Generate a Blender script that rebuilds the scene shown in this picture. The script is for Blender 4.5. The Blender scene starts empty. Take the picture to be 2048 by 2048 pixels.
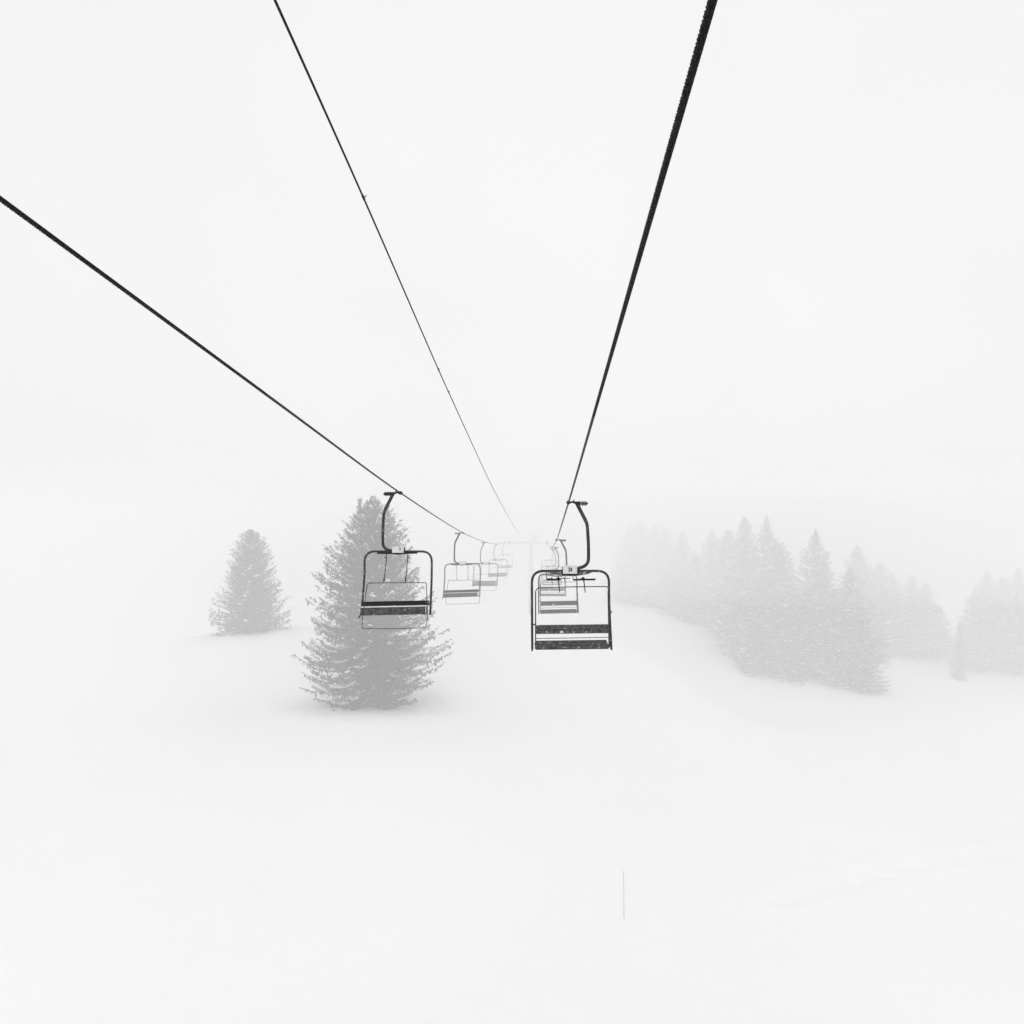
import bpy, bmesh, math, random
import numpy as np
from mathutils import Vector, Matrix, noise

# ------------------------------------------------------------------ scene, camera
sc = bpy.context.scene
COL = sc.collection
F = 1500.0                       # focal length of the photograph in its own pixels (2048 wide)

def at(px, py, D):
    """world point seen at photo pixel (px, py) at distance D in front of the camera (camera at the origin, level, looking along +Y)"""
    return Vector(((px - 1024.0) / F * D, D, (1024.0 - py) / F * D))

cam_d = bpy.data.cameras.new('camera')
cam_d.sensor_width = 36.0
cam_d.lens = 36.0 * F / 2048.0
cam_d.clip_start = 0.05
cam_d.clip_end = 2000
cam = bpy.data.objects.new('camera', cam_d)
COL.objects.link(cam)
cam.rotation_euler = (math.radians(90), 0, 0)
sc.camera = cam

# ------------------------------------------------------------------ materials
def mat(name, col, rough=0.6, metal=0.0, spec=0.3, noise_scale=None, noise_amt=0.0, bump=0.0, bump_scale=40.0, speck=None):
    m = bpy.data.materials.new(name)
    m.use_nodes = True
    nt = m.node_tree
    b = nt.nodes['Principled BSDF']
    b.inputs['Roughness'].default_value = rough
    b.inputs['Metallic'].default_value = metal
    b.inputs['Specular IOR Level'].default_value = spec
    c = (col, col, col, 1)
    b.inputs['Base Color'].default_value = c
    tc = nt.nodes.new('ShaderNodeTexCoord')
    out = None
    if noise_scale:
        n = nt.nodes.new('ShaderNodeTexNoise'); n.inputs['Scale'].default_value = noise_scale
        n.inputs['Detail'].default_value = 6
        r = nt.nodes.new('ShaderNodeMapRange')
        r.inputs[1].default_value = 0.3; r.inputs[2].default_value = 0.7
        r.inputs[3].default_value = col * (1 - noise_amt); r.inputs[4].default_value = col * (1 + noise_amt)
        nt.links.new(tc.outputs['Object'], n.inputs['Vector'])
        nt.links.new(n.outputs[0], r.inputs[0])
        out = r.outputs[0]
    if speck and out:
        v = nt.nodes.new('ShaderNodeTexNoise'); v.inputs['Scale'].default_value = speck[0]; v.inputs['Detail'].default_value = 3
        nt.links.new(tc.outputs['Object'], v.inputs['Vector'])
        s = nt.nodes.new('ShaderNodeMapRange')
        s.inputs[1].default_value = speck[1]; s.inputs[2].default_value = speck[1] + 0.03
        nt.links.new(v.outputs[0], s.inputs[0])
        mx = nt.nodes.new('ShaderNodeMix'); mx.data_type = 'FLOAT'
        nt.links.new(s.outputs[0], mx.inputs[0]); nt.links.new(out, mx.inputs[2]); mx.inputs[3].default_value = speck[2]
        out = mx.outputs[0]
    if out:
        nt.links.new(out, b.inputs['Base Color'])
    if bump:
        n2 = nt.nodes.new('ShaderNodeTexNoise'); n2.inputs['Scale'].default_value = bump_scale; n2.inputs['Detail'].default_value = 5
        nt.links.new(tc.outputs['Object'], n2.inputs['Vector'])
        bp = nt.nodes.new('ShaderNodeBump'); bp.inputs['Strength'].default_value = bump; bp.inputs['Distance'].default_value = 0.02
        nt.links.new(n2.outputs[0], bp.inputs['Height']); nt.links.new(bp.outputs[0], b.inputs['Normal'])
    return m

M = dict(
    rope=mat('steel_rope', 0.003, 0.45, 0.0, 0.09, 90, 0.8, speck=(9, .74, .5)),
    cable=mat('cable_sheath', 0.008, 0.7, 0.0, 0.08, 30, 0.3),
    steel=mat('dark_painted_steel', 0.022, 0.5, 0.0, 0.2, 18, 0.7, speck=(34, 0.66, 0.45)),
    steel_d=mat('black_steel', 0.004, 0.6, 0.0, 0.05, 20, 0.4),
    steel_g=mat('worn_grey_steel', 0.09, 0.45, 0.0, 0.4, 22, 0.8, speck=(30, 0.62, 0.5)),
    slab=mat('frosted_dark_slats', 0.06, 0.7, 0.0, 0.2, 22, 0.85, bump=0.4, speck=(26, 0.64, 0.55)),
    slab_d=mat('black_seat_rubber', 0.004, 0.7, 0.0, 0.05, 14, 0.6, speck=(22, 0.7, 0.4)),
    plate=mat('white_enamel', 0.68, 0.5, 0.0, 0.4, 25, 0.12),
    ink=mat('black_print', 0.015, 0.6),
    snow=mat('branch_snow', 0.82, 0.8, 0.0, 0.1, 4, 0.05),
    needles=mat('spruce_needles', 0.03, 0.8, 0.0, 0.1, 1.2, 0.35),
    bark=mat('spruce_bark', 0.06, 0.9, 0.0, 0.1, 8, 0.4, bump=0.6),
    tower=mat('fog_paled_steel', 0.66, 0.5, 0.0, 0.4, 5, 0.3),  # pylon steel lightened: fading into the fog is put into its colour
    pole=mat('grey_stake', 0.52, 0.6, 0.0, 0.2, 10, 0.2),
)

def snow_ground_material():
    m = bpy.data.materials.new('snow_cover'); m.use_nodes = True
    nt = m.node_tree; b = nt.nodes['Principled BSDF']
    b.inputs['Roughness'].default_value = 0.85; b.inputs['Specular IOR Level'].default_value = 0.1
    tc = nt.nodes.new('ShaderNodeTexCoord')
    n = nt.nodes.new('ShaderNodeTexNoise'); n.inputs['Scale'].default_value = 0.12; n.inputs['Detail'].default_value = 8
    nt.links.new(tc.outputs['Object'], n.inputs['Vector'])
    r = nt.nodes.new('ShaderNodeMapRange'); r.inputs[1].default_value = .3; r.inputs[2].default_value = .7
    r.inputs[3].default_value = .93; r.inputs[4].default_value = .96
    nt.links.new(n.outputs[0], r.inputs[0]); nt.links.new(r.outputs[0], b.inputs['Base Color'])
    n2 = nt.nodes.new('ShaderNodeTexNoise'); n2.inputs['Scale'].default_value = 1.6; n2.inputs['Detail'].default_value = 9
    nt.links.new(tc.outputs['Object'], n2.inputs['Vector'])
    bp = nt.nodes.new('ShaderNodeBump'); bp.inputs['Strength'].default_value = .5; bp.inputs['Distance'].default_value = .10
    nt.links.new(n2.outputs[0], bp.inputs['Height']); nt.links.new(bp.outputs[0], b.inputs['Normal'])
    return m
M['ground'] = snow_ground_material()

# ------------------------------------------------------------------ helpers
def props(o, label=None, cat=None, group=None, kind=None):
    if label: o['label'] = label
    if cat: o['category'] = cat
    if group: o['group'] = group
    if kind: o['kind'] = kind
    return o

def empty(name, loc, label, cat, group=None):
    o = bpy.data.objects.new(name, None); COL.objects.link(o)
    o.location = loc; o.empty_display_size = 0.2
    return props(o, label, cat, group)

class MB:
    def __init__(s): s.v = []; s.f = []; s.smooth = []
    def add(s, vs, fs, smooth=True):
        k = len(s.v); s.v.extend([tuple(v) for v in vs]); s.f.extend([tuple(i + k for i in f) for f in fs]); s.smooth.extend([smooth] * len(fs))
    def box(s, c, d, rot=None, bev=0.0):
        c = Vector(c); hx, hy, hz = d[0] / 2, d[1] / 2, d[2] / 2
        bm = bmesh.new(); bmesh.ops.create_cube(bm, size=1.0)
        for v in bm.verts: v.co = Vector((v.co.x * d[0], v.co.y * d[1], v.co.z * d[2]))
        if bev: bmesh.ops.bevel(bm, geom=bm.edges[:], offset=bev, segments=2, affect='EDGES')
        bm.verts.index_update()
        vs = [(rot @ v.co if rot else v.co) + c for v in bm.verts]
        s.add(vs, [[v.index for v in f.verts] for f in bm.faces], False); bm.free()
    def tube(s, pts, r, n=12, caps=True, smooth=True):
        pts = [Vector(p) for p in pts]
        rs = r if isinstance(r, (list, tuple)) else [r] * len(pts)
        t = (pts[1] - pts[0]).normalized()
        up = Vector((0, 0, 1)) if abs(t.z) < .9 else Vector((0, 1, 0))
        nrm = (up - t * up.dot(t)).normalized()
        vs = []; fs = []
        for i, p in enumerate(pts):
            a = pts[max(i - 1, 0)]; b = pts[min(i + 1, len(pts) - 1)]
            t = (b - a).normalized()
            nrm = (nrm - t * nrm.dot(t)).normalized(); bn = t.cross(nrm)
            for k in range(n):
                an = 2 * math.pi * k / n
                vs.append(p + (nrm * math.cos(an) + bn * math.sin(an)) * rs[i])
        for i in range(len(pts) - 1):
            for k in range(n):
                k2 = (k + 1) % n
                fs.append((i * n + k, i * n + k2, (i + 1) * n + k2, (i + 1) * n + k))
        if caps:
            fs.append(tuple(range(n))[::-1]); fs.append(tuple((len(pts) - 1) * n + k for k in range(n)))
        s.add(vs, fs, smooth)
    def build(s, name, m, parent=None):
        me = bpy.data.meshes.new(name); me.from_pydata(s.v, [], s.f); me.materials.append(m)
        me.polygons.foreach_set('use_smooth', s.smooth); me.update()
        o = bpy.data.objects.new(name, me); COL.objects.link(o)
        if parent: o.parent = parent
        return o

def fillet(pts, r, seg=7):
    """round the corners of an open polyline"""
    pts = [Vector(p) for p in pts]; out = [pts[0]]
    for i in range(1, len(pts) - 1):
        rr = r[i - 1] if isinstance(r, (list, tuple)) else r
        p = pts[i]; a = (pts[i - 1] - p); b = (pts[i + 1] - p)
        d = min(rr, a.length * .49, b.length * .49)
        A = p + a.normalized() * d; B = p + b.normalized() * d
        for k in range(seg + 1):
            t = k / seg
            out.append(A * (1 - t) ** 2 + p * 2 * t * (1 - t) + B * t * t)
    out.append(pts[-1]); return out

def crom(P, n=12):
    """Catmull-Rom curve through points parametrised by their y (distance)"""
    P = [Vector(p) for p in P]; out = []
    for i in range(len(P) - 1):
        p0 = P[i - 1] if i else P[0] * 2 - P[1]
        p1, p2 = P[i], P[i + 1]
        p3 = P[i + 2] if i + 2 < len(P) else P[-1] * 2 - P[-2]
        h = p2.y - p1.y
        m1 = (p2 - p0) / (p2.y - p0.y) * h; m2 = (p3 - p1) / (p3.y - p1.y) * h
        for k in range(n):
            t = k / n
            out.append(p1 * (2*t**3 - 3*t*t + 1) + m1 * (t**3 - 2*t*t + t) + p2 * (-2*t**3 + 3*t*t) + m2 * (t**3 - t*t))
    out.append(P[-1]); return out

def children(o): return [c for c in bpy.data.objects if c.parent == o]
def copy_tree(o, parent=None):
    c = o.copy(); COL.objects.link(c); c.parent = parent
    for ch in children(o): copy_tree(ch, c)
    return c

# ------------------------------------------------------------------ terrain
def gp(px, py, D):
    p = at(px, py, D); return (p.x, p.y, p.z)
BIG = gp(738, 1412, 36.0)
SMALL = gp(502, 1264, 48.0)
ctrl = [(0, -12, -6.6), (0, 0, -7.4), (-12, 5, -7.6), (14, 5, -8.4), (0, 12, -8.7), gp(1248, 1838, 18), (-14, 20, -9.0), (0, 25, -9.7), (16, 24, -11.3),
        BIG, gp(900, 1400, 38), gp(600, 1395, 38), SMALL, gp(330, 1290, 50), gp(700, 1262, 58), (-34, 40, -8.6), (-50, 60, -8.4),
        gp(1062, 1226, 62), gp(950, 1240, 60), gp(1240, 1226, 76), gp(1300, 1233, 74), gp(1400, 1258, 70), gp(1460, 1285, 66), gp(1500, 1326, 61), gp(1560, 1352, 58), gp(1640, 1364, 56),
        gp(1745, 1384, 54), gp(1500, 1440, 50), gp(1790, 1312, 74), gp(1880, 1316, 76), gp(1915, 1362, 66), gp(1990, 1335, 72), gp(2045, 1345, 70), gp(1850, 1345, 66),
        gp(1300, 1330, 50), gp(1200, 1270, 58), gp(1800, 1420, 50), gp(2000, 1440, 46),
        (0, 90, -9.5), (-60, 90, -8), (40, 95, -14), (70, 90, -16), (0, 140, -11), (-80, 140, -9), (70, 140, -16), (0, 220, -14), (100, 220, -18), (-100, 220, -12),
        (-90, 20, -8), (90, 20, -16), (60, 55, -17)]
CT = np.array(ctrl)
CT[(CT[:, 1] > 45) & (CT[:, 1] < 80) & (CT[:, 0] > 8), 2] += .25
for _b, _dz in ((BIG, .42), (SMALL, .38)): CT[(CT[:, 0] == _b[0]) & (CT[:, 1] == _b[1]), 2] += _dz
def _kern(r): return np.sqrt(r * r + 9.0)
_A = _kern(np.linalg.norm(CT[:, None, :2] - CT[None, :, :2], axis=2)) + np.eye(len(CT)) * 0.08
_P = np.c_[np.ones(len(CT)), CT[:, :2]]
_S = np.block([[_A, _P], [_P.T, np.zeros((3, 3))]])
_W = np.linalg.solve(_S, np.r_[CT[:, 2], 0, 0, 0])
def ground_z(x, y):
    r = _kern(np.hypot(CT[:, 0] - x, CT[:, 1] - y))
    z = float(r @ _W[:-3] + _W[-3] + _W[-2] * x + _W[-1] * y)
    z += 0.10 * noise.noise(Vector((x * .09, y * .09, 1.7))) + 0.035 * noise.noise(Vector((x * .35, y * .35, 4.2)))
    for (cx, cy, rad, dep) in ((BIG[0], BIG[1], 3.1, .38), (SMALL[0], SMALL[1], 3.2, .3)):   # hollow around a trunk with a raised snow rim
        d = math.hypot(x - cx, y - cy) / rad
        z += dep * (-math.exp(-(d * 1.35) ** 2) + 0.35 * math.exp(-((d - 1.35) / .35) ** 2))
    return z

def ray_ground(px, py):
    d = 4.0
    while d < 200:
        p = at(px, py, d)
        if p.z < ground_z(p.x, p.y): return (p.x, p.y)
        d += .2
TRACK = [ray_ground(1560, 1800), ray_ground(1700, 1764), ray_ground(1850, 1728), ray_ground(1990, 1706), ray_ground(2200, 1690)]
def track_depth(x, y):
    if not (4 < x < 40 and 8 < y < 45): return 0.0
    best = 9.0
    for (ax, ay), (bx, by) in zip(TRACK, TRACK[1:]):
        dx, dy = bx - ax, by - ay; t = max(0, min(1, ((x - ax) * dx + (y - ay) * dy) / (dx * dx + dy * dy)))
        best = min(best, math.hypot(x - ax - t * dx, y - ay - t * dy))
    if best > 1.6: return 0.0
    b = best + .25 * noise.noise(Vector((x * .8, y * .8, 3)))
    lump = .5 + .9 * noise.noise(Vector((x * 1.7, y * 1.7, 8)))
    return .16 * lump * math.exp(-(b / .32) ** 2) - .06 * math.exp(-((b - .7) / .3) ** 2)
def build_ground():
    xs = np.concatenate([np.linspace(-260, -60, 26)[:-1], np.linspace(-60, -16, 80)[:-1], np.linspace(-16, 34, 260)[:-1], np.linspace(34, 70, 60)[:-1], np.linspace(70, 280, 28)])
    ys = np.concatenate([np.linspace(-30, 0, 12)[:-1], np.linspace(0, 8, 20)[:-1], np.linspace(8, 45, 230)[:-1], np.linspace(45, 90, 110)[:-1], np.linspace(90, 420, 50)])
    v = [(x, y, ground_z(x, y) - track_depth(x, y)) for y in ys for x in xs]
    nx = len(xs)
    f = [(j * nx + i, j * nx + i + 1, (j + 1) * nx + i + 1, (j + 1) * nx + i) for j in range(len(ys) - 1) for i in range(nx - 1)]
    mb = MB(); mb.add(v, f)
    o = mb.build('ground', M['ground'])
    props(o, 'smooth white snow covering the slope', kind='structure')
build_ground()

# ------------------------------------------------------------------ ropes
def strand_rope(path, R, y_fine):
    """six twisted strands: the cross section is a six-lobed rosette that turns along the rope"""
    mb = MB(); n = 24; vs = []; fs = []; dist = 0.0; rings = []
    # resample: fine where near the camera, coarse far away
    acc = [0.0]
    for a, b in zip(path, path[1:]): acc.append(acc[-1] + (b - a).length)
    ys = [p.y for p in path]; s = 0.0; L = acc[-1]
    arr = np.array([tuple(p) for p in path]); acc = np.array(acc)
    ss = []
    while s < L:
        ss.append(s); y = float(np.interp(s, acc, arr[:, 1]))
        s += 0.0035 if y < y_fine and y > -.2 else (0.05 if y < 14 else 0.6)
    P = np.stack([np.interp(ss, acc, arr[:, k]) for k in range(3)], 1)
    P = [Vector(p) for p in P]
    up = Vector((0, 0, 1))
    for i, p in enumerate(P):
        t = (P[min(i + 1, len(P) - 1)] - P[max(i - 1, 0)]).normalized()
        nrm = (up - t * up.dot(t)).normalized(); bn = t.cross(nrm)
        fine = -.2 < p.y < y_fine
        tw = ss[i] / 0.092 * 2 * math.pi
        for k in range(n):
            a = 2 * math.pi * k / n
            lob = abs(math.cos(3 * (a - tw))) if fine else .93
            r = R * (0.66 + 0.36 * lob)
            vs.append(p + (nrm * math.cos(a) + bn * math.sin(a)) * r)
        if i:
            for k in range(n):
                k2 = (k + 1) % n
                fs.append(((i - 1) * n + k, (i - 1) * n + k2, i * n + k2, i * n + k))
    mb.add(vs, fs, True); return mb

LEFT_D = [12.0, 22.8, 33.6, 44.7, 56.5]
LEFT_G = [(801, 986), (927, 1066), (974, 1085), (997, 1088), (1013, 1084.5)]
RIGHT_D = [10.6, 21.2, 32.0, 42.8, 53.6]
RIGHT_G = [(1137, 1005), (1113, 1080), (1104.5, 1095), (1101, 1098), (1098, 1093)]
leftP = [at(51, 435, 3.2), at(528, 785.8, 6.0)] + [at(*g, d) for g, d in zip(LEFT_G, LEFT_D)] + [at(1018, 1084, 62), at(1040, 1098, 95), at(1052, 1110, 150)]
leftP = [leftP[0] + (leftP[0] - leftP[1]) * 3.2] + leftP
leftC = crom(leftP, 14)
r0, r1 = at(1355, 245, 2.27), at(1200, 787, 5.4)
rightP = [r0 + (r0 - r1) * 2.6, r0, r1] + [at(*g, d) for g, d in zip(RIGHT_G, RIGHT_D)] + [at(1095, 1084, 62), at(1085, 1098, 95), at(1078, 1110, 150)]
rightC = crom(rightP, 14)
o = strand_rope(leftC, .0118, 6).build('haul_rope', M['rope'])
props(o, 'black haul rope running from the left edge down to the chair before the big spruce', 'rope', 'twisted steel haul ropes of the lift')
o = strand_rope(rightC, .0122, 6).build('haul_rope', M['rope'])
props(o, 'thick twisted black haul rope on the right, carrying the chair numbered 28', 'rope', 'twisted steel haul ropes of the lift')

c0, c1 = at(660, 245, 3.2), at(727, 392, 3.95)
midP = [c0 + (c0 - c1) * 8.0, c0, at(897, 784, 7.4), at(991, 986, 15.5), at(1033, 1060, 30), at(1045, 1073, 44), at(1056, 1081, 62)]
mid = crom(midP, 24)
root = empty('signal_cable', mid[0], 'thin dark cable strung high between the two thicker ropes', 'cable')
mb = MB(); mb.tube([p - mid[0] for p in mid], .0048, 10)
mb.build('cable_line', M['cable'], root)
def on_curve(C, px):
    return min(C, key=lambda p: abs(1024 + F * p.x / p.y - px) if p.y > .5 else 1e9)
fine_mid = crom(midP, 400)
for px, k in ((727, 1.5), (877, .7), (897, .7)):
    p = on_curve(fine_mid, px); i = fine_mid.index(p); t = (fine_mid[i + 1] - p).normalized()
    mb = MB(); s = p.y / 4.0
    mb.tube([p - t * .02 * s, p + t * .02 * s], .0068, 8)
    mb.tube([p, p + Vector((.008, -.005, .002)) * k * s, p + Vector((.013, -.005, .007)) * k * s], [.003, .0025, .0015], 6)
    c = mb.build('cable_tie', M['cable'], root); c.matrix_parent_inverse = Matrix.Translation(-mid[0])

# ------------------------------------------------------------------ chairs (local origin = the rope in the grip; x right, y away from the camera, z up)
def plate_text(txt, size, loc, parent, ry=0.0):
    cu = bpy.data.curves.new('number', 'FONT'); cu.body = txt; cu.size = size; cu.align_x = 'CENTER'; cu.align_y = 'CENTER'
    cu.extrude = .001; cu.space_character = 1.15; cu.offset = .003; cu.resolution_u = 3
    cu.materials.append(M['ink'])
    t = bpy.data.objects.new('number_outline', cu); COL.objects.link(t)
    bpy.context.view_layer.update()
    me = bpy.data.meshes.new_from_object(t.evaluated_get(bpy.context.evaluated_depsgraph_get()))
    bpy.data.objects.remove(t)
    me.name = 'number'; me.materials.clear(); me.materials.append(M['ink'])
    o = bpy.data.objects.new('number', me); COL.objects.link(o); o.parent = parent
    o.location = loc; o.rotation_euler = (math.radians(90), ry, 0)
    o.scale = (.72, 1, 1)
    return o

def grip_and_hanger(root, s):
    """s=+1: hanger swings out to the right, s=-1 to the left"""
    mb = MB()
    mb.box((0, 0, .0), (.05, .16, .055), bev=.012)                          # jaws round the rope
    mb.tube([(0, -.07, -.004), (0, -.11, -.006)], [.022, .012], 8)
    mb.tube([(0, .07, -.004), (0, .11, -.006)], [.022, .012], 8)
    mb.tube([(0, 0, .0), (s * .06, 0, .008), (s * .12, 0, -.012)], [.013, .013, .02], 10)
    mb.box((s * .075, 0, .012), (.014, .05, .055), bev=.004)
    g = mb.build('grip', M['steel_d'], root)
    mb = MB()
    mb.tube([(s * .10, 0, -.012), (s * .15, 0, -.014)], .028, 12)
    for k in range(6):                                                     # spring pack
        x0 = .155 + k * .018
        mb.tube([(s * x0, 0, -.014), (s * (x0 + .011), 0, -.014)], .036 if k % 2 == 0 else .026, 12)
    mb.tube([(s * .26, 0, -.014), (s * .275, 0, -.014)], [.018, .008], 10)
    mb.build('spring', M['steel_d'], g)
    mb = MB()
    pts = fillet([(s * .12, 0, -.02), (s * .265, 0, -.30), (s * .283, 0, -.60), (s * .283, 0, -.885), (s * .06, 0, -.955)], [.06, .10, .1, .17], 8)
    mb.tube(pts, [.026] * 3 + [.0235] * (len(pts) - 3), 16)
    mb.box((s * .135, 0, -.035), (.05, .05, .06), bev=.01)
    mb.build('hanger_arm', M['steel'], root)

def bail(mb, x0, x1, xb0, xb1, zt, zb, r, R=.17):
    pts = fillet([(xb0, 0, zb), (x0, 0, zt + -.42), (x0, 0, zt), (x1, 0, zt), (x1, 0, zt - .42), (xb1, 0, zb)], [.2, R, R, .2], 10)
    mb.tube(pts, r, 14)

def rect_loop(mb, x0, x1, z0, z1, y0, y1, r, rad=.07, skew=0.0):
    """rounded closed loop; y0 at the top, y1 at the bottom"""
    xm = (x0 + x1) / 2
    P = [(xm, y0, z1), (x1 - skew, y0, z1), (x1, y1, z0), (x0, y1, z0), (x0 + skew, y0, z1), (xm, y0, z1)]
    mb.tube(fillet(P, rad, 8), r, 8, caps=False)

def make_away_chair(label, group, num=None):
    """chair travelling away: we see the back"""
    root = empty('chairlift_chair', (0, 0, 0), label, 'ski lift chair', group)
    grip_and_hanger(root, 1)
    mb = MB(); bail(mb, -.517, .572, -.512, .605, -.967, -2.07, .0175)
    mb.tube([(-.512, 0, -2.055), (-.514, 0, -2.10)], .013, 10); mb.tube([(.605, 0, -2.04), (.612, 0, -2.085)], .013, 10)
    fr = mb.build('frame', M['steel'], root)
    mb = MB()                                                             # lens-shaped gusset under the top tube
    N = 18; xs = [-.29 + .62 * i / N for i in range(N + 1)]
    for i in range(N):
        a, b = xs[i], xs[i + 1]
        da = .012 + .052 * math.sin(math.pi * i / N) ** .7; db = .012 + .052 * math.sin(math.pi * (i + 1) / N) ** .7
        z = -.975
        vs = [(a, -.02, z), (b, -.02, z), (b, -.02, z - db), (a, -.02, z - da), (a, .02, z), (b, .02, z), (b, .02, z - db), (a, .02, z - da)]
        mb.add(vs, [(0, 3, 2, 1), (4, 5, 6, 7), (3, 7, 6, 2), (0, 1, 5, 4)] + ([(0, 4, 7, 3)] if i == 0 else []) + ([(1, 2, 6, 5)] if i == N - 1 else []), False)
    mb.build('gusset', M['steel_g'], fr)
    mb = MB(); mb.box((.018, -.03, -1.017), (.215, .05, .02), bev=.004); mb.box((.13, -.026, -.975), (.024, .03, .05), bev=.004); mb.box((-.093, -.026, -.985), (.02, .03, .06), bev=.004)
    mb.build('plate_bracket', M['steel_d'], fr)
    mb = MB(); mb.box((.018, -.045, -.945), (.20, .012, .118), bev=.004)
    pl = mb.build('number_plate', M['plate'], root)
    mb = MB(); mb.box((-.085, -.036, -.93), (.012, .02, .06), bev=.003)
    mb.build('plate_clip', M['steel_d'], pl)
    if num: plate_text(num, .075, (.020, -.0525, -.945), pl)
    mb = MB()                                                             # thin inner frame behind the backrest
    P = [(-.465, -.06, -2.06), (-.467, -.06, -1.20), (.01, -.06, -1.187), (.565, -.06, -1.18), (.57, -.06, -2.04)]
    mb.tube(fillet(P, [.07, .01, .06], 8), .007, 8)
    mb.tube([(-.462, -.05, -1.915), (.56, -.05, -1.897)], .005, 8)
    mb.tube([(-.462, .0, -2.06), (-.462, .30, -2.04)], .012, 8); mb.tube([(.565, .0, -2.045), (.575, .30, -2.025)], .012, 8)
    mb.tube([(-.465, -.05, -1.72), (-.513, 0, -1.72)], .01, 8); mb.tube([(.565, -.05, -1.71), (.59, 0, -1.70)], .01, 8)
    mb.tube([(-.467, -.06, -1.25), (-.467, -.06, -2.06)], .0085, 8); mb.tube([(.552, -.06, -1.25), (.566, -.06, -2.04)], .0085, 8)
    mb.build('back_frame', M['steel'], root)
    R = Matrix.Rotation(-.012, 3, 'Y')
    mb = MB()
    mb.box((.051, -.02, -1.755), (1.02, .03, .062), R, .006); mb.box((.051, -.024, -1.818), (1.02, .03, .06), R, .006)
    br = mb.build('backrest', M['slab'], root)
    mb = MB(); mb.box((-.10, -.044, -1.822), (.055, .012, .04), bev=.006)
    mb.build('sticker', M['plate'], br)
    mb = MB()                                                             # seat of slats, seen from behind and a little above
    for k in range(4): mb.box((.051 + k * .004, .035 + k * .078, -2.052 + k * .010), (1.015 + k * .004, .072, .022), R, .006)
    mb.box((.051, -.012, -2.052), (1.03, .016, .03), R, .004)
    st = mb.build('seat', M['slab'], root)
    mb = MB(); mb.box((.04, .10, -2.036), (.035, .16, .010), bev=.003)
    mb.box((.062, .325, -2.012), (1.035, .02, .016), R, .003); mb.box((.051, -.014, -2.068), (1.03, .02, .008), R, .003)
    mb.build('seat_rail', M['steel_d'], st)
    # raised restraint bar: two halves with padded handles, each with its foot stub
    for x0, x1, xk, xs in ((-.31, -.145, -.150, -.15), (.06, .37, .197, .205)):
        mb = MB(); mb.tube([(x0, -.09, -1.084), (x1, -.09, -1.079)], .013, 10)
        mb.tube([(xk - .03, -.09, -1.083), (xk, -.09, -1.066), (xk + .03, -.09, -1.085)], [.014, .026, .013], 10)
        mb.tube([(x0, -.09, -1.084), (x0, -.03, -1.06), (x0, .0, -.99)], .005, 6)
        hb = mb.build('restraint_bar', M['steel_d'], root)
        mb = MB(); mb.tube([(xs, -.09, -1.08), (xs + .012, -.11, -1.18), (xs + .018, -.13, -1.26)], [.009, .008, .006], 8)
        mb.build('foot_stub', M['steel'], hb)
    mb = MB()
    mb.tube([(.592, -.03, -1.545), (.592, .03, -1.545)], .02, 10)
    mb.build('pivot', M['steel_g'], fr)
    return root

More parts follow.
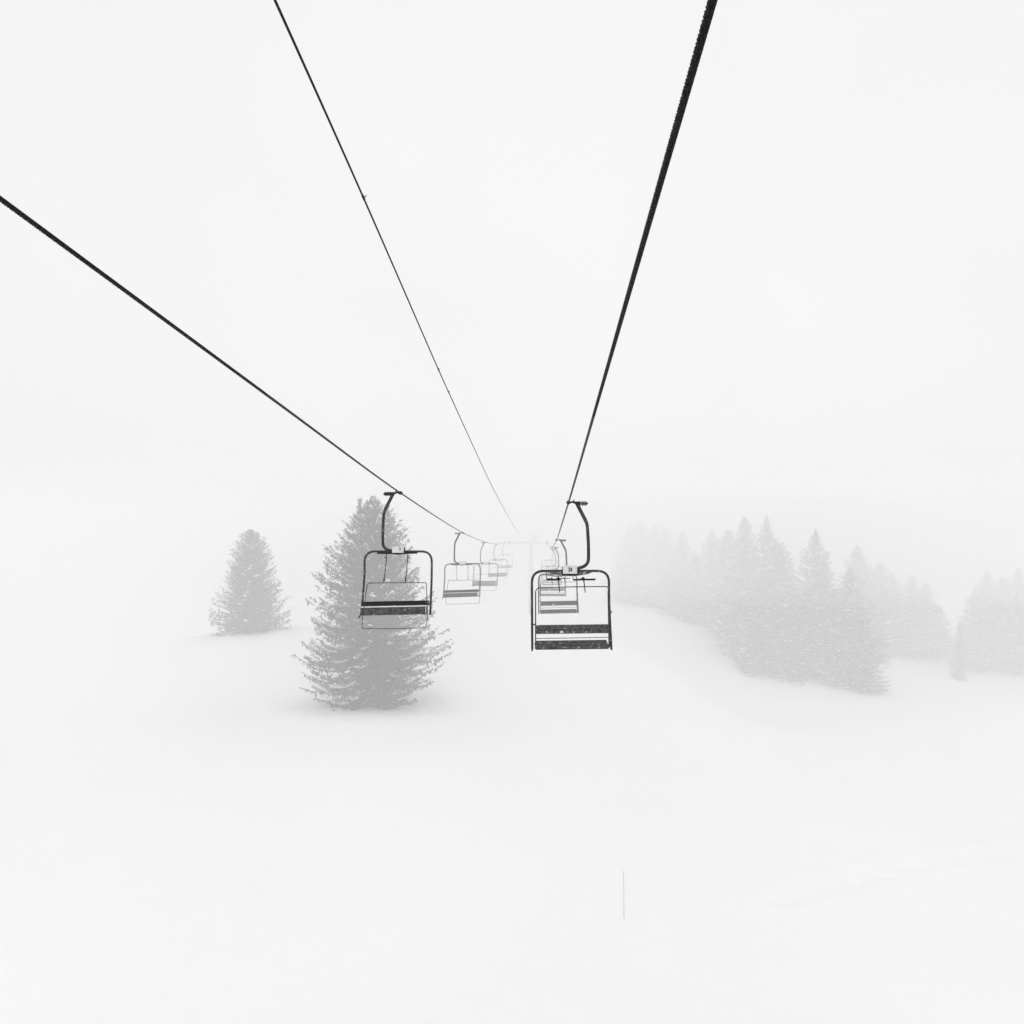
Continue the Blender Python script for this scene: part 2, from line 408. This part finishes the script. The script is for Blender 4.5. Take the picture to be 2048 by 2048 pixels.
def make_facing_chair(label, group, num=None):
    """chair coming towards us: we see its front"""
    root = empty('chairlift_chair', (0, 0, 0), label, 'ski lift chair', group)
    grip_and_hanger(root, -1)
    mb = MB(); bail(mb, -.575, .50, -.63, .475, -.935, -1.95, .0175)
    mb.tube([(-.63, 0, -1.94), (-.662, -.04, -1.995)], .012, 8)
    fr = mb.build('frame', M['steel'], root)
    mb = MB()
    mb.tube([(-.365, -.03, -.962), (-.13, -.03, -.962), (-.04, -.03, -.975), (.06, -.03, -.962), (.275, -.03, -.955)], .013, 10)
    mb.box((-.03, -.02, -.958), (.30, .03, .03), bev=.006)
    mb.build('gusset', M['steel_d'], fr)
    mb = MB(); mb.box((-.035, -.045, -.905), (.185, .012, .10), bev=.004)
    pl = mb.build('number_plate', M['plate'], root)
    mb = MB(); mb.box((.068, -.036, -.90), (.012, .03, .085), bev=.002)
    mb.build('plate_clip', M['steel_d'], pl)
    mb = MB(); mb.box((-.143, -.02, -.925), (.035, .03, .05), bev=.004)
    mb.build('plate_clip', M['steel_d'], pl)
    if num: plate_text(num, .062, (.0, -.0525, -.905), pl)
    # thin loop in front: bar above the lap and foot rail below the seat
    mb = MB()
    P = [(-.02, -.36, -1.402), (-.46, -.36, -1.408), (-.51, -.36, -1.75), (-.53, -.38, -1.92), (-.53, -.46, -2.10), (0, -.46, -2.10), (.46, -.46, -2.085), (.475, -.4, -1.95), (.455, -.36, -1.40), (-.02, -.36, -1.402)]
    mb.tube(fillet(P, [.05, .1, .05, .06, .01, .03, .1, .03], 6), .006, 8, caps=False)
    lb = mb.build('restraint_bar', M['steel'], root)
    for x, sx in ((-.21, -1), (.125, 1)):
        mb = MB(); mb.tube([(x, -.05, -.965), (x + .005, -.2, -1.18), (x + .005, -.36, -1.40)], [.0075, .006, .0065], 8)
        mb.tube([(x + .005, -.33, -1.335), (x + .006, -.35, -1.375)], [.009, .012], 8)
        mb.tube([(x - .02 * (-sx), -.09, -1.015), (x + .02 * sx * 1.0, -.09, -1.03)], .013, 8)
        mb.build('drop_rod', M['steel_d'], lb)
    R = Matrix.Rotation(-.02, 3, 'Y')
    mb = MB(); mb.box((-.075, .03, -1.770), (1.06, .03, .075), R, .006)
    mb.build('backrest', M['slab_d'], root)
    mb = MB()
    RX = Matrix.Rotation(math.radians(68), 3, 'X')
    mb.box((-.10, -.10, -1.858), (1.02, .155, .03), R @ RX, .008)
    mb.box((-.10, -.15, -1.858), (1.02, .012, .10), R, .004)
    st = mb.build('seat', M['slab'], root)
    mb = MB(); mb.box((-.08, -.15, -1.797), (1.05, .03, .014), R, .005)
    mb.build('snow_rim', M['snow'], st)
    mb = MB(); mb.box((-.07, -.12, -1.925), (1.06, .03, .018), R, .004); mb.box((-.095, -.17, -1.855), (.02, .02, .09), R, .003)
    mb.box((-.60, -.06, -1.87), (.012, .2, .12), R, .004); mb.box((.43, -.06, -1.85), (.012, .2, .13), R, .004)
    mb.build('seat_rail', M['steel_g'], st)
    return root

AWAY = 'lift chairs on the right hand rope, seen from behind'
FACE = 'lift chairs on the left hand rope, coming towards the viewer'
right_labels = ['crisp dark lift chair with a white plate reading 28, nearest on the right rope',
                'grey lift chair seen through the frame of chair 28, its seat lowest inside it',
                'pale grey lift chair directly beyond the second one inside the frame of chair 28',
                'faint lift chair fourth along the right rope, frame top left of the number plate',
                'almost vanished lift chair at the far end of the right hand rope, beside the pylon']
left_labels = ['dark lift chair hanging in front of the tall spruce, black seat and thin foot rail',
               'mid grey lift chair second along the left rope, right of the tall spruce',
               'pale grey lift chair third along the left hand rope, half hidden by the second',
               'faint lift chair fourth along the left hand rope, behind the pale third one',
               'barely visible lift chair last on the left hand rope before the pylon']
rchair = make_away_chair(right_labels[0], AWAY, '28')
lchair = make_facing_chair(left_labels[0], FACE, '7')
def strip_numbers(r):
    for ch in children(r):
        if ch.name.startswith('number_plate'):
            for g in children(ch):
                if g.name.startswith('number'): bpy.data.objects.remove(g)
rots_r = [0.012, .006, -.012, .018, -.01]; rots_l = [0.012, .016, .02, .0, .0]
for i, (g, d) in enumerate(zip(RIGHT_G, RIGHT_D)):
    c = rchair if i == 0 else copy_tree(rchair)
    if i: strip_numbers(c)
    c['label'] = right_labels[i]; c.location = at(*g, d)
    if i: c.rotation_euler = (0, -rots_r[i], [0, .03, -.02, .04, 0][i])
for i, (g, d) in enumerate(zip(LEFT_G, LEFT_D)):
    c = lchair if i == 0 else copy_tree(lchair)
    if i: strip_numbers(c)
    c['label'] = left_labels[i]; c.location = at(*g, d)
    if i:
        c.rotation_euler = (0, [0, -.008, .012, -.016, .02][i], [0, .05, -.04, .05, 0][i]); 

# ------------------------------------------------------------------ pylon
tw = at(1062, 1081, 62); tz = ground_z(tw.x, 62.0)
root = empty('lift_pylon', (tw.x, 62, tz), 'faded steel lift pylon with a cross arm, far off where the ropes meet', 'pylon')
H = tw.z - tz
mb = MB(); mb.tube([(0, 0, -.4), (0, 0, H)], [.22, .17], 20); mb.build('column', M['tower'], root)
mb = MB(); xa, xb = at(1018, 0, 62).x - tw.x, at(1095, 0, 62).x - tw.x
mb.box(((xa + xb) / 2, 0, H - .17), (xb - xa - .15, .24, .2), bev=.02); mb.box((.3, 0, H + .25), (.5, .14, .5), bev=.02)
mb.build('cross_arm', M['tower'], root)
for x in (xa, xb):
    mb = MB(); mb.box((x, 0, H - .30), (.08, 1.7, .1), bev=.02)
    for k in range(4):
        y = -.66 + k * .44; mb.tube([(x - .05, y, H - .2), (x + .05, y, H - .2)], .15, 16)
    mb.build('sheave_train', M['steel'], root)
mb = MB()
for k in range(int((H - .6) / .3)): mb.tube([(-.16, -.30, .5 + k * .3), (.16, -.30, .5 + k * .3)], .012, 6)
for sx in (-.16, .16): mb.tube([(sx, -.30, .3), (sx, -.30, H - .3)], .016, 6)
mb.build('ladder', M['tower'], root)

# ------------------------------------------------------------------ slope stake near the bottom edge
px_, D_ = 1248, 18.0
X_ = at(px_, 0, D_).x; gz = ground_z(X_, D_); top = at(0, 1741, D_).z
mb = MB(); mb.tube([(0, 0, -.3), (-.004, 0, (top - gz) * .6), (-.018, 0, top - gz)], [.009, .008, .006], 8)
o = mb.build('snow_stake', M['pole']); o.location = (X_, D_, gz)
props(o, 'thin pale grey stake standing alone in the snow at the bottom of the view', 'stake')

# ------------------------------------------------------------------ spruces
def spruce_mesh(seed, H, prof, per_m, twig, leaders=((0, 0, 1),), snow=.3, name='crown', core=True, ang=None, tw_len=.42, hang=.35, whorl=0.0):
    """prof: list of (height fraction, radius in m).  Returns crown, snow and trunk mesh builders."""
    rnd = random.Random(seed)
    hs = [p[0] for p in prof]; rs = [p[1] for p in prof]
    crown, sn, trunk = MB(), MB(), MB()
    cv, cf, sv, sf = [], [], [], []
    def quad(a, b, w, nrm, taper=.25, V=cv, Fc=cf):
        d = (b - a)
        s = d.cross(nrm)
        if s.length < 1e-6: return
        s = s.normalized() * w
        m = a + d * .45
        k = len(V)
        V.extend([tuple(a - s * .35), tuple(a + s * .35), tuple(m + s), tuple(b + s * taper), tuple(b - s * taper), tuple(m - s)])
        Fc.append((k, k + 1, k + 2, k + 5)); Fc.append((k + 5, k + 2, k + 3, k + 4))
    azo = rnd.random() * 6.28
    n_total = int(per_m * H)
    lob = [(rnd.uniform(0, 6.28), rnd.uniform(.05, .14), rnd.randint(2, 5)) for _ in range(3)]
    for (lx, ly, lf) in leaders:
        HL = H * lf
        share = 1 if lf == 1 else .2
        nB = int(n_total * share)
        for i in range(nB):
            u = (i + rnd.random()) / nB
            if share < 1: u = .62 + .38 * u
            u = u ** 0.92
            h = u * HL
            if whorl and u < .74: h = min(HL * .985, (math.floor(h / whorl) + .5) * whorl + rnd.gauss(0, .055)); u = max(0.0, h / HL)
            az = azo + i * 2.399 + rnd.uniform(-.4, .4)
            R = np.interp(min(h / H, 1), hs, rs) if share == 1 else max(.10, (HL - h) * .30)
            env = 1.0
            for (ph, am, fr) in lob: env += am * math.sin(fr * az + ph + h * 1.3)
            L = R * env * rnd.uniform(.72, 1.08)
            if rnd.random() < .10: L *= 1.08
            L = min(L, R * 1.13)
            if L < .06: continue
            out = Vector((math.cos(az), math.sin(az), 0)); side = Vector((-out.y, out.x, 0))
            rise = -.30 + .95 * u + rnd.uniform(-.12, .12)          # low branches sag, high ones climb
            nseg = max(4, int(L / .28))
            spine = []
            for k in range(nseg + 1):
                t = k / nseg
                z = L * (rise * t * .62 - .46 * t * (1 - u * .7) + .34 * t * t * t * (1.2 - .3 * u))
                spine.append(Vector((lx, ly, h)) + out * (L * t) + Vector((0, 0, z)) + side * L * .05 * math.sin(t * 3 + i))
            if spine[-1].z < .05:
                lift = .05 - spine[-1].z
                spine = [p + Vector((0, 0, lift * (k / nseg))) for k, p in enumerate(spine)]
            is_snowy = rnd.random() < snow
            s0 = rnd.uniform(.25, .8); s1 = s0 + rnd.uniform(.12, .45)
            for k in range(nseg):
                a, b = spine[k], spine[k + 1]; t = (k + .5) / nseg
                dirv = (b - a).normalized()
                quad(a, b, .025 + .03 * (1 - t), Vector((0, 0, 1)), .8)
                ntw = twig
                for q in range(ntw):
                    p = a.lerp(b, rnd.random())
                    wl = tw_len * (1.05 - .55 * t) * rnd.uniform(.6, 1.15) * min(1, L / 1.5 + .06)
                    sg = 1 if (q + k) % 2 else -1
                    dd = (dirv * rnd.uniform(.5, 1.0) + side * sg * rnd.uniform(.35, 1.0) + Vector((0, 0, rnd.uniform(-hang, .22)))).normalized()
                    quad(p, p + dd * wl, rnd.uniform(.022, .045), Vector((rnd.uniform(-.7, .7), rnd.uniform(-.7, .7), 1)), .15)
                for _t in range(2 if L > .8 else 1):                   # hanging tassels
                    p = a.lerp(b, rnd.random()); dl = rnd.uniform(.10, .40) * min(1, L / 1.6 + .1) * (1.15 - .6 * t)
                    quad(p, p + Vector((rnd.uniform(-.06, .06), rnd.uniform(-.06, .06), -dl)), rnd.uniform(.02, .05), Vector((rnd.uniform(-1, 1), rnd.uniform(-1, 1), .1)), .2)
                if is_snowy and s0 < t < s1:
                    w = rnd.uniform(.07, .15) * min(1, L / 1.5 + .2); up = Vector((0, 0, .11))
                    s_ = side * w
                    kk = len(sv)
                    A, B = a + up * .4, b + up * .4
                    hgt = Vector((0, 0, rnd.uniform(.05, .11)))
                    sv.extend([tuple(A - s_), tuple(A + s_), tuple(A + hgt), tuple(B - s_), tuple(B + s_), tuple(B + hgt)])
                    sf.extend([(kk, kk + 3, kk + 5, kk + 2), (kk + 1, kk + 2, kk + 5, kk + 4), (kk, kk + 1, kk + 4, kk + 3), (kk, kk + 2, kk + 1), (kk + 3, kk + 4, kk + 5)])
        trunk.tube([(lx * .3, ly * .3, -.3 if share == 1 else H * .6), (lx, ly, HL * .6 if share == 1 else H * .7), (lx, ly, HL * .99)], [.018 * H, .011 * H, .012] if share == 1 else [.05, .05, .012], 8)
        # leader tip shoots
        for k in range(26):
            z = HL - rnd.random() * .7; a_ = rnd.random() * 6.28; l = .02 + (HL - z) * .22
            p = Vector((lx, ly, z)); quad(p, p + Vector((math.cos(a_) * l, math.sin(a_) * l, l * .5)), .02, Vector((rnd.uniform(-1, 1), rnd.uniform(-1, 1), .6)))
    # loose small snow clumps
    for _ in range(int(H * 8 * snow / .3)):
        u = rnd.random() ** 1.2; h = u * H * .95; az = rnd.random() * 6.28; r = np.interp(u, hs, rs) * rnd.uniform(.45, 1.0)
        c = Vector((math.cos(az) * r, math.sin(az) * r, h)); w = rnd.uniform(.04, .12)
        d1 = Vector((math.cos(az + 1.57), math.sin(az + 1.57), rnd.uniform(-.3, .3))) * w * rnd.uniform(.8, 2.4); d2 = Vector((math.cos(az), math.sin(az), -.3)) * w; d3 = Vector((0, 0, w * .5))
        kk = len(sv); sv.extend([tuple(c - d1), tuple(c + d1), tuple(c - d2), tuple(c + d2), tuple(c + d3)])
        sf.extend([(kk, kk + 3, kk + 4), (kk + 3, kk + 1, kk + 4), (kk + 1, kk + 2, kk + 4), (kk + 2, kk, kk + 4), (kk, kk + 2, kk + 1, kk + 3)])
    crown.add(cv, cf, False); sn.add(sv, sf, False)
    return crown, sn, trunk

def spruce(name, label, group, loc, data, rz=0.0):
    root = empty(name, loc, label, 'tree', group); root.rotation_euler.z = rz
    crown, sn, trunk = data
    trunk.build('trunk', M['bark'], root)
    nc = len(crown.f)
    crown.add(sn.v, sn.f, False)
    c = crown.build('crown', M['needles'], root)
    c.data.materials.append(M['snow'])                       # snow lying on the boughs: second material of the crown
    c.data.polygons.foreach_set('material_index', [0] * nc + [1] * (len(crown.f) - nc))
    return root

big_prof = [(0, 1.6), (.04, 2.0), (.10, 2.55), (.16, 3.3), (.26, 3.45), (.34, 3.2), (.47, 2.75), (.60, 2.4), (.72, 1.8), (.80, 1.35), (.90, .75), (1, .05)]
hb = 9.8
spruce('spruce_tree', 'tall broad spruce with snow on its branches, standing behind the nearest left hand chair', None,
       (BIG[0] - .1, BIG[1], ground_z(BIG[0], BIG[1]) + .2), spruce_mesh(11, hb, big_prof, 72, 8, leaders=((.3, 0, 1), (-.38, .2, .985), (.95, .1, .96)), snow=.5, hang=.8, whorl=.40))
sm_prof = [(0, 1.75), (.06, 2.1), (.22, 2.3), (.35, 2.1), (.5, 1.8), (.65, 1.4), (.8, .95), (.92, .5), (1, .1)]
spruce('spruce_tree', 'small bushy spruce alone in the snow, furthest left of all the trees', None,
       (SMALL[0], SMALL[1], ground_z(SMALL[0], SMALL[1])), spruce_mesh(23, 6.45, sm_prof, 80, 7, leaders=((0, 0, 1), (.42, 0, .97)), snow=.2, hang=.7))

# a few kinds for the wood on the right, built at 10 m tall and scaled
wood_prof = [[(0, 1.6), (.1, 1.95), (.25, 1.9), (.5, 1.35), (.75, .8), (.9, .42), (1, .08)],
             [(0, 1.2), (.12, 1.6), (.3, 1.6), (.5, 1.25), (.7, .85), (.88, .5), (1, .10)],
             [(0, 1.9), (.08, 2.3), (.2, 2.35), (.45, 1.7), (.7, 1.05), (.9, .5), (1, .1)],
             [(0, 1.5), (.15, 2.1), (.35, 1.8), (.55, 1.5), (.62, 1.0), (.8, .75), (.93, .25), (1, .03)],
             [(0, 1.3), (.2, 1.7), (.4, 1.7), (.6, 1.15), (.78, .95), (.9, .6), (1, .3)]]
wood_kinds = []
for k, pr in enumerate(wood_prof):
    wood_kinds.append(spruce('spruce_tree', 'x', 'spruces of the foggy wood', (0, 0, 0), spruce_mesh(40 + k, 10.0, pr, 48, 5, snow=[.5, .85, .4, .5, .6][k], tw_len=.6, whorl=[0, .35, .45, .4, 0][k], leaders=(((0, 0, 1),), ((0, 0, 1),), ((0, 0, 1), (.5, .1, .93)), ((0, 0, 1),), ((0, 0, 1), (-.4, .1, .96)))[k])))
# (px, base y, top y, distance, kind, width factor, label)
W = [(1258, 1228, 1048, 80, 0, 1.5, 'faintest spruce at the left end of the foggy wood, just right of chair 28'),
     (1283, 1231, 1040, 77, 1, 1.7, 'pale tall spruce second from the left end of the wood'),
     (1312, 1235, 1052, 76, 0, 1.5, 'pale spruce third from the left end of the wood'),
     (1338, 1239, 1060, 75, 2, 1.25, 'pale broad spruce fourth from the left end of the wood'),
     (1364, 1246, 1066, 73, 0, 1.45, 'pale spruce just left of the snow laden narrow one in the wood'),
     (1390, 1254, 1102, 69, 1, 1.2, 'narrow snow laden spruce where the wood dips before its tallest trees'),
     (1420, 1262, 1062, 69, 0, 1.4, 'spruce right of the snow laden narrow one in the wood'),
     (1450, 1280, 1066, 67, 2, 1.15, 'spruce at the foot of the left slope of the tallest group in the wood'),
     (1492, 1318, 1038, 62.5, 0, 1.2, 'left one of the two slender tallest spruces of the wood'),
     (1530, 1338, 1032, 60.5, 2, .95, 'right one of the two slender tallest spruces of the wood'),
     (1512, 1336, 1150, 58.5, 2, 1.1, 'low dense spruce at the snow edge below the two tallest spruces'),
     (1562, 1350, 1092, 59, 0, 1.4, 'spruce between the two tallest ones and the pointed one with a blunt top'),
     (1585, 1354, 1160, 57, 2, 1.1, 'low dense spruce at the snow edge, middle of the front row'),
     (1619, 1360, 1060, 58, 0, 1.1, 'pointed tall spruce right of the gap in the wood'),
     (1648, 1364, 1120, 57, 2, 1.0, 'spruce leaning on the right shoulder of the pointed tall one'),
     (1668, 1368, 1185, 55.5, 0, 1.4, 'low spruce in the front row, third from the right end of the dark group'),
     (1695, 1374, 1140, 55, 0, 1.3, 'spruce in the front row, second from the right end of the dark group'),
     (1722, 1380, 1205, 54.3, 1, 1.4, 'spruce at the right end of the dark front row, edged by open snow'),
     (1712, 1330, 1095, 66, 0, 1.5, 'paler spruce rising behind the right end of the dark front row'),
     (1752, 1316, 1130, 71, 2, 1.2, 'pale spruce left of the second clump, beyond the open snow'),
     (1790, 1312, 1150, 74, 0, 1.6, 'pale spruce second from the left in the clump beyond the open snow'),
     (1822, 1312, 1150, 75, 1, 1.5, 'pale rounded spruce tallest in the clump beyond the open snow'),
     (1850, 1314, 1168, 76, 0, 1.6, 'pale spruce at the right side of the clump beyond the open snow'),
     (1876, 1316, 1215, 77, 1, 1.8, 'short faint spruce ending the clump beyond the open snow'),
     (1915, 1362, 1246, 63.5, 1, .85, 'little snow covered spruce standing apart in front near the right edge'),
     (1945, 1325, 1175, 73, 2, 1.1, 'pale spruce right behind the little snow covered one'),
     (1975, 1332, 1145, 70.5, 0, 1.5, 'taller pale spruce near the right edge of the view'),
     (2008, 1338, 1160, 70, 2, 1.2, 'pale spruce second from the right edge of the view'),
     (2042, 1344, 1140, 69, 0, 1.2, 'pale spruce cut by the right edge of the view')]
wr = random.Random(5)
used = set()
for n_, (px, by, ty, D, k, wf, lab) in enumerate(W):
    k = (k, 3, k, 4)[(n_ * 7 + 2) % 4]; D = D + (9 if px < 1345 else 3 if px < 1430 else 0)
    src = wood_kinds[k]
    o = src if k not in used else copy_tree(src)
    used.add(k)
    x = at(px, 0, D).x; z = ground_z(x, D); hgt = at(0, ty, D).z - z + .25
    o.location = (x, D, z - .1); s = hgt / 10.0
    o.scale = (s * wf * 1.05, s * wf * 1.05, s); o.rotation_euler = (wr.gauss(0, .022), wr.gauss(0, .022), wr.random() * 6.28)
    o['label'] = lab

# ------------------------------------------------------------------ air: thin even haze everywhere, a thicker fog bank further down the line
def vol_mat(name, dens, col=.995):
    m = bpy.data.materials.new(name); m.use_nodes = True; nt = m.node_tree
    for n in list(nt.nodes):
        if n.type != 'OUTPUT_MATERIAL': nt.nodes.remove(n)
    v = nt.nodes.new('ShaderNodeVolumePrincipled')
    v.inputs['Color'].default_value = (col, col, col, 1); v.inputs['Density'].default_value = dens; v.inputs['Anisotropy'].default_value = 0.0
    nt.links.new(v.outputs[0], nt.nodes['Material Output'].inputs['Volume'])
    return m
K1, K2 = .0022, .0247
mb = MB(); mb.box((0, 195, -25.0), (620, 500, 59.0))
o = mb.build('haze', vol_mat('haze_air', K1)); props(o, 'thin pale haze filling the air', kind='stuff')
def fog_bank():
    bm = bmesh.new(); bmesh.ops.create_cube(bm, size=2.0)
    bmesh.ops.subdivide_edges(bm, edges=bm.edges[:], cuts=40, use_grid_fill=True)
    for v in bm.verts:
        c = v.co.copy()
        x, y, z = c.x * 285, 227 + c.y * 203, -23.5 + c.z * 25
        if c.y < -.5:
            w = (-.5 - c.y) / .5
            y += w * (-10 + 1.6 * noise.noise(Vector((x * .03, z * .12, 2.0))) + 12 * (x / 285) ** 2)
        v.co = (x, y, z)
    me = bpy.data.meshes.new('fog_bank'); bm.to_mesh(me); bm.free(); me.materials.append(vol_mat('fog_air', K2))
    o = bpy.data.objects.new('fog_bank', me); COL.objects.link(o)
    props(o, 'thicker white fog swallowing the far end of the lift and the wood', kind='stuff')
fog_bank()

def low_cloud():
    """the denser layer that swallows the tree tops: its underside hangs a few metres below the ropes"""
    bm = bmesh.new(); bmesh.ops.create_cube(bm, size=2.0)
    bmesh.ops.subdivide_edges(bm, edges=bm.edges[:], cuts=30, use_grid_fill=True)
    for v in bm.verts:
        c = v.co.copy(); x, y = c.x * 280, 236 + c.y * 188
        nz = noise.noise(Vector((x * .03, y * .03, 5.0)))
        z = 1.1 if c.z > .99 else (-6.5 + 2.2 * nz) + (c.z + 1) / 2 * (7.6 - 2.2 * nz)
        if c.y < -.9: y += 4 * noise.noise(Vector((x * .05, z * .3, 1.0)))
        v.co = (x, y, z)
    me = bpy.data.meshes.new('low_cloud'); bm.to_mesh(me); bm.free(); me.materials.append(vol_mat('cloud_air', .020))
    o = bpy.data.objects.new('low_cloud', me); COL.objects.link(o)
    props(o, 'dense white mist hanging over the tops of the wood', kind='stuff')
low_cloud()

# ------------------------------------------------------------------ light: overcast snow sky
w = bpy.data.worlds.new('World'); sc.world = w; w.use_nodes = True
nt = w.node_tree; bg = nt.nodes['Background']
sky = nt.nodes.new('ShaderNodeTexSky'); sky.sky_type = 'NISHITA'; sky.sun_disc = False
sky.sun_elevation = math.radians(48); sky.sun_rotation = math.radians(200); sky.air_density = 1.0; sky.dust_density = 4.0
hs_ = nt.nodes.new('ShaderNodeHueSaturation'); hs_.inputs['Saturation'].default_value = 0.0
mix = nt.nodes.new('ShaderNodeMix'); mix.data_type = 'RGBA'
mix.inputs[0].default_value = 0.93                       # how much of the sky the even cloud deck covers
nt.links.new(sky.outputs[0], hs_.inputs['Color']); nt.links.new(hs_.outputs[0], mix.inputs[6])
cn = nt.nodes.new('ShaderNodeTexNoise'); cn.inputs['Scale'].default_value = 1.6; cn.inputs['Detail'].default_value = 3
tcw = nt.nodes.new('ShaderNodeTexCoord'); nt.links.new(tcw.outputs['Generated'], cn.inputs['Vector'])
cr = nt.nodes.new('ShaderNodeMapRange'); cr.inputs[1].default_value = .3; cr.inputs[2].default_value = .7
cr.inputs[3].default_value = 8.25; cr.inputs[4].default_value = 8.75          # slow brighter and duller patches of the cloud deck
nt.links.new(cn.outputs[0], cr.inputs[0]); nt.links.new(cr.outputs[0], mix.inputs[7])
nt.links.new(mix.outputs[2], bg.inputs['Color'])
bg.inputs['Strength'].default_value = 0.112
sun = bpy.data.lights.new('sun', 'SUN'); sun.energy = 0.3; sun.angle = math.radians(60); sun.color = (1, 1, 1)
so = bpy.data.objects.new('sun', sun); COL.objects.link(so)
so.rotation_euler = (math.radians(42), 0, math.radians(-20))

# ------------------------------------------------------------------ render
sc.render.engine = 'CYCLES'
sc.cycles.max_bounces = 12; sc.cycles.volume_bounces = 6; sc.cycles.diffuse_bounces = 4; sc.cycles.transparent_max_bounces = 16
sc.cycles.use_denoising = True
try: sc.cycles.denoiser = 'OPENIMAGEDENOISE'
except Exception: pass
sc.render.film_transparent = False
sc.view_settings.view_transform = 'Standard'; sc.view_settings.look = 'None'
sc.view_settings.exposure = 0.0; sc.view_settings.gamma = 1.0
